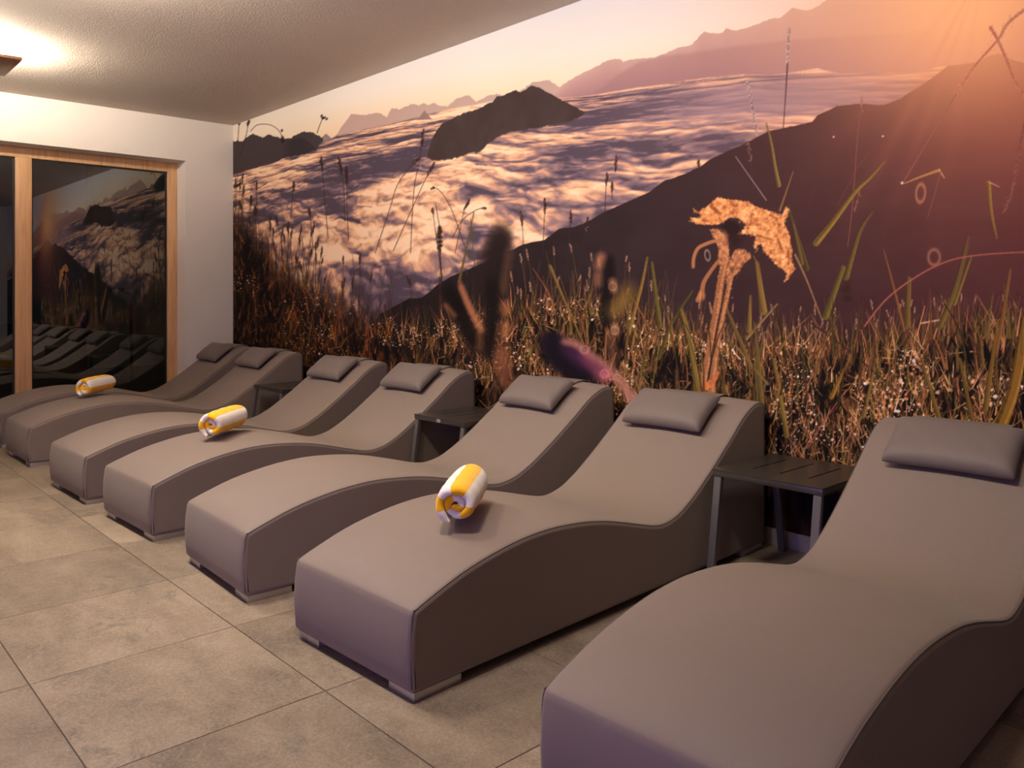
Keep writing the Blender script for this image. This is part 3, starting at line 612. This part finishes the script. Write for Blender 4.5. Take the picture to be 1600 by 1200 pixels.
    for pts, w0, w1, c0, al, so in (
        (B5([(420, 130), (390, 200), (350, 320), (345, 440)]), 26, 40, (44, 33, 32), 0.9, 9), (B5([(430, 180), (400, 300), (380, 420)]), 24, 30, (40, 30, 30), 0.85, 8),
        (B5([(355, 460), (360, 600), (350, 750), (340, 900)]), 26, 26, (26, 20, 21), 0.92, 6), (B5([(80, 490), (150, 600), (200, 720), (260, 850)]), 22, 30, (24, 18, 20), 0.95, 6),
        (B5([(470, 240), (440, 400), (430, 500)]), 12, 10, (96, 68, 50), 0.6, 5),
        (B5([(160, 460), (190, 540), (230, 630), (290, 740)]), 8, 12, (172, 112, 80), 0.9, 3), (B5([(70, 590), (120, 650)]), 8, 8, (160, 106, 66), 0.8, 3),
        (B5([(440, 590), (440, 620)]), 18, 18, (158, 104, 70), 0.85, 5), (B5([(440, 720), (435, 760)]), 20, 20, (172, 112, 74), 0.85, 5), (B5([(420, 860), (430, 960), (440, 1080)]), 24, 22, (136, 86, 60), 0.65, 8), (B5([(280, 760), (280, 850)]), 10, 12, (140, 92, 60), 0.7, 4),
        (B5([(1085, 300), (1090, 380), (1070, 500), (1065, 600), (1080, 700)]), 16, 18, (28, 21, 24), 0.92, 5),
        (B5([(1040, 290), (1025, 340)]), 18, 16, (176, 118, 86), 0.85, 4), (B5([(1020, 400), (1020, 450)]), 14, 14, (150, 102, 76), 0.8, 4), (B5([(1110, 440), (1120, 490)]), 14, 14, (168, 118, 84), 0.85, 3),
        (B5([(1215, 480), (1190, 560), (1110, 620)]), 18, 22, (118, 92, 44), 0.6, 9), (B5([(1170, 560), (1130, 650)]), 18, 16, (142, 110, 62), 0.6, 6), (B5([(1125, 720), (1125, 760)]), 14, 14, (190, 138, 104), 0.85, 3),
        (B5([(1110, 800), (1110, 960)]), 18, 14, (122, 82, 58), 0.8, 5),
        (B5([(700, 800), (760, 880), (860, 960), (960, 1000)]), 30, 56, (28, 21, 32), 0.95, 7), (B5([(760, 850), (800, 940)]), 50, 50, (28, 21, 32), 0.95, 7), (B5([(830, 850), (900, 900), (970, 960)]), 22, 26, (70, 38, 66), 0.75, 8),
        (B5([(800, 815), (880, 830), (960, 890), (1080, 980), (1200, 1120), (1240, 1180)]), 7, 20, (170, 116, 102), 0.8, 4), (B5([(930, 900), (1020, 990), (1060, 1040)]), 14, 22, (140, 76, 92), 0.6, 7), (B5([(1060, 1020), (1080, 1030)]), 14, 14, (206, 120, 128), 0.75, 4), (B5([(1180, 1000), (1320, 1110)]), 10, 12, (132, 100, 66), 0.7, 5)):
        stroke(smooth_pts(pts, 3) if len(pts) > 2 else pts, w0 * 0.8, w1 * 0.8, c0, al * 0.72 if so > 5 else al * 0.8, so * 1.35)
    for q, r, c0 in ((B5([(935, 865)])[0], 6, (214, 160, 140)), (B5([(850, 780)])[0], 5, (210, 160, 120)), (B5([(1060, 1015)])[0], 6, (230, 150, 156)), (B5([(1125, 745)])[0], 6, (220, 170, 136)), (B5([(1112, 470)])[0], 6, (200, 150, 116)), (B5([(1140, 1040)])[0], 5, (220, 150, 130))):
        blob(q[0], q[1], r, r, c0, 0.5, ring=True)

    # ---- mesh of the printed sheet
    img[:] = np.clip(img * 1.07 - 0.04, 0, 1)
    lin = np.where(img <= 0.04045, img / 12.92, ((img + 0.055) / 1.055) ** 2.4) * np.array(PRINT_GAIN, np.float32)
    V = np.empty((nz, nx, 3), np.float32); V[..., 0] = XX; V[..., 1] = -0.003; V[..., 2] = ZZ
    V[:, 0, 0] = 0.001; V[-1, :, 2] = H - 0.001
    idx = np.arange(nz * nx, dtype=np.int32).reshape(nz, nx)
    F = np.stack([idx[:-1, :-1], idx[:-1, 1:], idx[1:, 1:], idx[1:, :-1]], -1).reshape(-1)
    nf = (nz - 1) * (nx - 1)
    me = bpy.data.meshes.new('wall_mural'); me.vertices.add(nz * nx); me.vertices.foreach_set('co', V.reshape(-1))
    me.loops.add(nf * 4); me.loops.foreach_set('vertex_index', F); me.polygons.add(nf)
    me.polygons.foreach_set('loop_start', np.arange(0, nf * 4, 4, dtype=np.int32))
    me.update(calc_edges=True)
    ca = me.color_attributes.new('print', 'FLOAT_COLOR', 'POINT')
    ca.data.foreach_set('color', np.concatenate([lin, np.ones((nz, nx, 1), np.float32)], -1).astype(np.float32).reshape(-1))
    t = NT('printed_wallpaper'); at = t.n('ShaderNodeAttribute'); at.attribute_name = 'print'
    h = t.noise(t.mapping(t.coord('Object'), (60, 1, 420)), 1.0, 2)
    t.bsdf(at.outputs['Color'], 0.75, normal=t.bump(h, 0.04, 0.001), spec=0.10)
    me.materials.append(t.m)
    return me
PRINT_GAIN = (0.94, 0.97, 1.02)
tag(link('wall_mural', build_mural()), 'panoramic sunset photo mural of cloud sea, mountains and dewy grass covering the wall', 'mural')

# ------------------------------------------------------------------ loungers
W2 = 0.307
PROF = [(0.0, 0.232), (0.004, 0.245), (0.016, 0.256), (0.08, 0.281), (0.186, 0.317), (0.30, 0.343), (0.42, 0.361), (0.55, 0.367), (0.69, 0.358), (0.807, 0.341), (0.915, 0.316), (1.03, 0.285), (1.124, 0.262), (1.192, 0.258), (1.272, 0.274), (1.344, 0.306), (1.409, 0.343), (1.497, 0.400), (1.566, 0.448), (1.661, 0.516), (1.747, 0.582), (1.81, 0.618), (1.86, 0.636), (1.90, 0.640), (1.925, 0.632), (1.936, 0.612)]
def crom(P, n):
    P = [Vector(q) for q in P]; o = []
    for i in range(len(P) - 1):
        p0, p1, p2, p3 = P[max(i - 1, 0)], P[i], P[i + 1], P[min(i + 2, len(P) - 1)]
        for k in range(n):
            f = k / n; o.append(0.5 * ((2 * p1) + (-p0 + p2) * f + (2 * p0 - 5 * p1 + 4 * p2 - p3) * f ** 2 + (-p0 + 3 * p1 - 3 * p2 + p3) * f ** 3))
    o.append(P[-1]); return o
TOP = crom(PROF, 3)
def prof_z(y):
    return float(np.interp(y, [q.x for q in TOP], [q.y for q in TOP]))
ZB = 0.025
def lounger_body():
    loop = [(0.010, ZB, 0), (-0.001, ZB + 0.012, 0), (-0.006, 0.08, 0), (-0.009, 0.13, 0), (-0.006, 0.19, 0)]
    loop += [(q.x, q.y, min(1.0, min(q.x, 1.936 - q.x) / 0.05)) for q in TOP]
    loop += [(1.940, 0.45, 0), (1.940, 0.25, 0), (1.937, ZB + 0.012, 0), (1.926, ZB, 0)]
    n = len(loop); nrm = []
    for i in range(n):
        a = Vector(loop[i - 1][:2]); b = Vector(loop[(i + 1) % n][:2]); t = (b - a).normalized(); nrm.append(Vector((t.y, -t.x)))   # inward for this winding
    r = 0.016; rings = []
    for k in range(5):                                   # rounded side edge
        an = math.pi / 2 * k / 4; rings.append((W2 - r + r * math.sin(math.pi / 2 - an), r * (1 - math.cos(math.pi / 2 - an))))
    half = [(x, ins) for x, ins in rings] + [(W2 * f, 0) for f in (0.84, 0.7, 0.5, 0.25)]
    full = half + [(0, 0)] + [(-x, ins) for x, ins in reversed(half)]
    V = []; F = []; flat = []
    for x, ins in full:
        cr = 0.013 * (1 - (x / W2) ** 2)
        for (y, z, wt), nn in zip(loop, nrm):
            p = Vector((y, z)) + nn * ins
            V.append((x, p.x, p.y + cr * wt))
    m = len(full)
    for j in range(m - 1):
        for i in range(n):
            F.append((j * n + i, j * n + (i + 1) % n, (j + 1) * n + (i + 1) % n, (j + 1) * n + i))
    for base, x in ((0, full[0][0]), ((m - 1) * n, full[-1][0])):     # flat side panels, quads down to the lower edge
        zlow = V[base][2]; top = list(range(4, n - 3)); low = []
        for i in top: low.append(len(V)); V.append((x, V[base + i][1], zlow))
        for k in range(len(top) - 1): F.append((base + top[k], base + top[k + 1], low[k + 1], low[k]))
        F.append((base + 4, low[0], base, base + 1, base + 2, base + 3)); F.append((base + n - 4, base + n - 3, base + n - 2, base + n - 1, low[-1]))
        flat += [k for k in range(len(F) - len(top) - 1, len(F))]
    me = mesh('lounger_body', V, F, M_FAB, True, 50)
    for k in flat: me.polygons[k].use_smooth = False
    return me
def seam_pts(sx):
    pts = [(sx, 0.003, 0.04), (sx, -0.0015, 0.12), (sx, 0.0005, 0.19)] + [(sx, q.x, q.y) for q in TOP] + [(sx, 1.939, 0.45), (sx, 1.938, 0.06)]
    o = []
    for x, y, z in pts:
        o.append((x, y + (0.004 if y < 0.006 and z > 0.2 else 0), z - 0.0045 if 0.01 < y < 1.93 else z))
    return o
def pillow_mesh():
    nu, nv = 28, 18; V = []; F = []; idx = {}
    hu, hv = 0.206, 0.108
    for side in (1, -1):
        for i in range(nu + 1):
            for j in range(nv + 1):
                u = -1 + 2 * i / nu; v = -1 + 2 * j / nv
                edge = i in (0, nu) or j in (0, nv)
                if side == -1 and edge: idx[(side, i, j)] = idx[(1, i, j)]; continue
                us = math.sin(u * math.pi / 2); vs_ = math.sin(v * math.pi / 2)
                t = max(0, (1 - us ** 10)) ** 0.42 * max(0, (1 - vs_ ** 6)) ** 0.42
                t *= 0.78 + 0.22 * (1 - us * us) * (1 - vs_ * vs_)
                z = (0.052 if side == 1 else -0.018) * t
                px = us * hu * (1 - 0.035 * (1 - vs_ ** 2)); py = vs_ * hv * (1 - 0.06 * (1 - us ** 2))
                rc = us ** 8 * vs_ ** 8; px *= 1 - 0.02 * rc; py *= 1 - 0.03 * rc
                z += 0.0012 * math.sin(us * 13 + vs_ * 7) * t
                idx[(side, i, j)] = len(V); V.append((px, py, z))
        for i in range(nu):
            for j in range(nv):
                F.append(tuple(idx[(side, a, b)] for a, b in ((i, j), (i + 1, j), (i + 1, j + 1), (i, j + 1))))
    return mesh('headrest_pillow', V, F, M_PIL, True)
def strap_mesh():
    # counterweight flap that runs from the pillow over the head end and down behind it
    path = [(y, prof_z(y) + 0.019) for y in (1.765, 1.79, 1.82, 1.85, 1.88, 1.905)] + [(1.930, 0.652), (1.950, 0.630), (1.956, 0.60), (1.957, 0.50), (1.956, 0.42)]
    V = []; F = []; n = len(path); th = 0.004
    for k, (y, z) in enumerate(path):
        a = Vector(path[max(k - 1, 0)]); b = Vector(path[min(k + 1, n - 1)]); t = (b - a).normalized(); nn = Vector((-t.y, t.x)) * th
        wl, wr = -0.205 + 0.003 * k, 0.112 + 0.005 * min(k, 4)
        for s_ in (0, 1):
            for x in (wl, wl * 0.5, -0.04, wr * 0.5, wr): V.append((x, y - nn.x * s_, z - nn.y * s_))
    for k in range(n - 1):
        for s_ in (0, 1):
            for i in range(4):
                a = k * 10 + s_ * 5 + i; F.append((a, a + 1, a + 11, a + 10))
        for i in (0, 4): a = k * 10 + i; F.append((a, a + 5, a + 15, a + 10))
    for k in (0, n - 1):
        for i in range(4): a = k * 10 + i; F.append((a, a + 1, a + 6, a + 5))
    return mesh('strap', V, F, M_PIL, True, 50)
BODY = lounger_body()
SEAMS = [tube('side_seam', seam_pts(sx * (W2 - 0.0055)), 0.0024, M_SEAM, 6) for sx in (1, -1)]
FOOT = boxes('foot', [(-0.058, -0.085, 0, 0.058, 0.085, 0.026)], M_STEEL, 0.0015, 2)
PIL = pillow_mesh(); STRAP = strap_mesh()
PY_C = 1.716; slope = math.atan2(prof_z(1.76) - prof_z(1.66), 0.10)
def make_lounger(x, y, rot, label, dx=0.0):
    root = tag(empty('wave_lounger', (x, y, 0), rot), label, 'lounger', 'row of upholstered wave loungers')
    link('body', BODY, root)
    for sm in SEAMS: link('side_seam', sm, root)
    for fx in (-1, 1):
        for fy in (0.098, 1.936 - 0.098):
            link('foot', FOOT, root, (fx * (W2 - 0.066), fy, 0))
    pz = prof_z(PY_C)
    p = link('headrest_pillow', PIL, root, (-0.024 + dx, PY_C - math.sin(slope) * 0.030, pz + 0.013 + math.cos(slope) * 0.026), (slope, 0, 0))
    st = link('strap', STRAP, p)
    st.matrix_parent_inverse = Matrix.LocRotScale(p.location, p.rotation_euler, None).inverted()
    return root
LOUNGERS = [
    (0.425, -2.045, 0.0, 'taupe wave lounger against the window wall, farthest from the viewer, partly cut off'),
    (1.287, -2.055, 0.011, 'taupe wave lounger with the farthest towel on it, second from the window'),
    (2.541, -2.066, 0.027, 'taupe wave lounger without a towel, third from the window'),
    (3.443, -2.034, 0.035, 'taupe wave lounger carrying the middle rolled towel'),
    (4.423, -2.021, -0.037, 'empty taupe wave lounger between the middle and the nearest towelled loungers'),
    (5.409, -2.023, 0.039, 'taupe wave lounger carrying the nearest rolled towel, steel feet showing in front'),
    (6.558, -2.045, 0.035, 'largest, nearest taupe wave lounger at the right, cut off by the frame', 0.022)]
for l in LOUNGERS: make_lounger(*l)

# ------------------------------------------------------------------ side tables
def plate_holes(name, xs_, ys_, holes, z0, z1, mat):
    nx, ny = len(xs_), len(ys_); V = []; F = []
    for z in (z0, z1):
        for x in xs_:
            for y in ys_: V.append((x, y, z))
    g = lambda s_, i, j: s_ * nx * ny + i * ny + j
    solid = lambda i, j: 0 <= i < nx - 1 and 0 <= j < ny - 1 and (i, j) not in holes
    for i in range(nx - 1):
        for j in range(ny - 1):
            if not solid(i, j): continue
            F.append((g(0, i, j), g(0, i + 1, j), g(0, i + 1, j + 1), g(0, i, j + 1))); F.append((g(1, i, j), g(1, i + 1, j), g(1, i + 1, j + 1), g(1, i, j + 1)))
            for di, dj, a, b in ((-1, 0, (i, j), (i, j + 1)), (1, 0, (i + 1, j), (i + 1, j + 1)), (0, -1, (i, j), (i + 1, j)), (0, 1, (i, j + 1), (i + 1, j + 1))):
                if not solid(i + di, j + dj): F.append((g(0, *a), g(0, *b), g(1, *b), g(1, *a)))
    return mesh(name, V, F, mat)
TH, TW, TD = 0.425, 0.452, 0.45
sx_ = [-TW / 2]; 
for c_ in (-0.115, 0.0, 0.115): sx_ += [c_ - 0.004, c_ + 0.004]
sx_.append(TW / 2); sy_ = [-TD / 2, -0.113, 0.15, TD / 2]
TOPM = plate_holes('table_top', sx_, sy_, {(1, 1), (3, 1), (5, 1)}, TH - 0.006, TH, M_TABLE)
def rim_mesh():
    t_, hgt = 0.008, 0.028
    return [boxes('apron', [(-TW / 2, -TD / 2, TH - hgt, TW / 2, -TD / 2 + t_, TH - 0.0005)], M_TABLE, 0.003),
            boxes('apron', [(-TW / 2, TD / 2 - t_, TH - hgt, TW / 2, TD / 2, TH - 0.0005)], M_TABLE, 0.003),
            boxes('apron', [(-TW / 2, -TD / 2 + t_, TH - hgt, -TW / 2 + t_, TD / 2 - t_, TH - 0.0005)], M_TABLE, 0.0015),
            boxes('apron', [(TW / 2 - t_, -TD / 2 + t_, TH - hgt, TW / 2, TD / 2 - t_, TH - 0.0005)], M_TABLE, 0.0015)]
RIMS = rim_mesh()
def leg_mesh(sx, sy):
    # flat bar, splayed to the front or the back
    w, d, sp = 0.031, 0.020, 0.060; zt = TH - 0.027
    x0 = sx * (TW / 2 - 0.006 - w / 2); y0 = sy * (TD / 2 - 0.004 - d / 2); V = []
    for z, yy in ((0.0, y0 + sy * sp), (zt, y0)):
        for a, b in ((-1, -1), (1, -1), (1, 1), (-1, 1)): V.append((x0 + a * w / 2, yy + b * d / 2, z))
    me = mesh('leg', V, [(0, 1, 2, 3), (4, 5, 6, 7), (0, 1, 5, 4), (1, 2, 6, 5), (2, 3, 7, 6), (3, 0, 4, 7)], M_LEG)
    bm = bmesh.new(); bm.from_mesh(me); bmesh.ops.bevel(bm, geom=bm.edges[:], offset=0.0015, segments=2, affect='EDGES'); bm.to_mesh(me); bm.free(); return me
LEGS = [leg_mesh(a, b) for a in (-1, 1) for b in (-1, 1)]
def mark_mesh():
    V = []; F = []; n = 24
    def ring(cx, r0, r1):
        b = len(V)
        for k in range(n):
            a = 2 * math.pi * k / n
            for r in (r0, r1): V.append((cx + r * math.cos(a), 0, r * math.sin(a)))
        for k in range(n): a = b + 2 * k; c_ = b + 2 * ((k + 1) % n); F.append((a, a + 1, c_ + 1, c_))
    ring(-0.008, 0.0045, 0.0085); ring(0.008, 0.0045, 0.0085); ring(0.0, 0.0, 0.003)
    return mesh('emblem', V, F, M_MARK)
MARK = mark_mesh()
def make_table(x, y, rot, label, emblem=False):
    root = tag(empty('side_table', (x, y, 0), rot), label, 'side table', 'low metal side tables between the loungers')
    link('table_top', TOPM, root)
    for m in RIMS: link('apron', m, root)
    for m in LEGS: link('leg', m, root)
    if emblem: tag(link('emblem', MARK, root, (0.0, -TD / 2 - 0.0006, TH - 0.0145)), 'small pale emblem')
    return root
make_table(5.918, -0.333, 0.0, 'bronze-grey metal side table with three slots, nearest one, open legs')
make_table(3.932, -0.333, 0.0, 'grey metal side table with a small pale emblem on its front edge', True)
make_table(1.89, -0.345, 0.0, 'dark metal side table, smallest in view, beside the farthest-towel lounger')

# ------------------------------------------------------------------ rolled towels
def towel_mesh(seed, uo, R=0.077, L=0.335):
    rn = random.Random(seed); pitch = 0.0285; th = 0.0275; turns = 2.2; N = 130; K = 16; E = 6
    r1 = R - th / 2; pts = []; arc = 0
    ph_end = math.radians(-112)                         # loose end is tucked under
    for i in range(N + 1):
        f = i / N; a = ph_end - (1 - f) * turns * 2 * math.pi; r = r1 - pitch * (1 - f) * turns
        r = max(r, 0.006); pts.append(Vector((r * math.cos(a), r * math.sin(a) * (0.97))))
    arcs = [0]
    for i in range(N): arcs.append(arcs[-1] + (pts[i + 1] - pts[i]).length)
    sec = []                                             # (thickness offset, axial position)
    hl = L / 2; er = th / 2
    for k in range(K + 1): sec.append((er, -hl + er + (L - 2 * er) * k / K))
    for k in range(1, E): an = math.pi / 2 - math.pi * k / E; sec.append((er * math.sin(an), hl - er + er * math.cos(an)))
    for k in range(K + 1): sec.append((-er, hl - er - (L - 2 * er) * k / K))
    for k in range(1, E): an = -math.pi / 2 - math.pi * k / E; sec.append((er * math.sin(an), -hl + er + er * math.cos(an)))
    m = len(sec); V = []; F = []
    for i, p in enumerate(pts):
        a = pts[max(i - 1, 0)]; b = pts[min(i + 1, N)]; t = (b - a).normalized(); nn = Vector((t.y, -t.x))
        tp = min(1, i / 5 + 0.3, (N - i) / 6 + 0.25)
        stag = 0.006 * math.sin(arcs[i] * 23 + seed) + 0.004 * math.sin(arcs[i] * 61 + seed * 2) - (0.010 if i < N * 0.55 else 0)
        for (o, ax) in sec:
            q = ax / hl; bulge = 1.0 + 0.04 * math.cos(q * 2.2) - 0.05 * max(0, abs(q) - 0.8) / 0.2
            pp = p * bulge + nn * (o * tp)
            wig = 0.0010 * math.sin(ax * 70 + arcs[i] * 55 + seed)
            pp = pp * (1 + wig / max(p.length, 0.02))
            V.append((pp.x, ax + stag * q, pp.y))
    for i in range(N):
        for k in range(m): F.append((i * m + k, i * m + (k + 1) % m, (i + 1) * m + (k + 1) % m, (i + 1) * m + k))
    F.append(tuple(range(m))); F.append(tuple(N * m + k for k in range(m)))
    me = mesh('rolled_towel', V, F, M_TOWEL, True, 70)
    uvl = me.uv_layers.new(name='roll')
    for lp in me.loops: uvl.data[lp.index].uv = (arcs[lp.vertex_index // m] - arcs[-1] + uo, V[lp.vertex_index][1])
    return me
def put_towel(x, y, rz, z, seed, uo, label):
    o = link('rolled_towel', towel_mesh(seed, uo), None, (x, y, z), (0, 0, rz)); tag(o, label, 'towel', 'rolled striped towels on the loungers'); return o
AX = math.atan2(0.66, 0.75)
put_towel(5.425, -1.590, AX, 0.452, 1, 0.094, 'nearest rolled towel, broad yellow and white stripes, spiral end facing viewer')
put_towel(3.395, -1.535, AX + 0.02, 0.452, 2, 0.094, 'middle rolled yellow and white striped towel, lying between the other two')
put_towel(1.150, -1.525, AX + 0.08, 0.452, 3, 0.086, 'farthest, smallest rolled yellow and white towel, in front of the window')

# ------------------------------------------------------------------ ceiling lamp
lamp = tag(empty('ceiling_lamp', (1.31, -2.34, H)), 'square wooden plate lamp glowing warm on the ceiling at the left edge', 'lamp')
link('diffuser_box', boxes('diffuser_box', [(-0.18, -0.18, -0.095, 0.18, 0.18, -0.012)], M_GLOW, 0.004), lamp)
link('mounting_plate', boxes('mounting_plate', [(-0.15, -0.15, -0.012, 0.15, 0.15, 0.0)], M_STEEL, 0.001), lamp)
link('wooden_plate', boxes('wooden_plate', [(-0.26, -0.26, -0.116, 0.26, 0.26, -0.096)], M_PLATE, 0.002), lamp)

# ------------------------------------------------------------------ outside, at night
M_GND = mat_plain('night_ground', (0.10, 0.10, 0.085), 0.9, scale=1.5, var=0.5)
M_PLAST = mat_plain('outdoor_render', (0.26, 0.25, 0.21), 0.9, scale=2, var=0.15)
tag(link('outdoor_ground', boxes('outdoor_ground', [(-30, -18, -0.35, -T - 0.01, 14, -0.05)], M_GND)), kind='structure')
tag(link('garden_wall', boxes('garden_wall', [(-6.6, 0.47, -0.05, -6.2, 7.0, 3.3)], M_PLAST, 0.02)), 'dim pale outdoor wall seen through the right of the dark window', 'wall')
sl_ = tag(empty('garden_lamp', (-4.0, 0.34, -0.05)), 'thin dark garden lamp post outside behind the window pane', 'lamp post')
link('post', tube('post', [(0, 0, 0), (0, 0, 0.6), (0, 0, 1.20)], 0.022, M_DARK, 10), sl_)
link('arm', tube('arm', [(0, 0, 1.17), (0, -0.1, 1.20), (0, -0.16, 1.21)], 0.014, M_DARK, 8), sl_)
link('lantern', boxes('lantern', [(-0.05, -0.25, 1.20, 0.05, -0.10, 1.245)], M_DARK, 0.01), sl_)
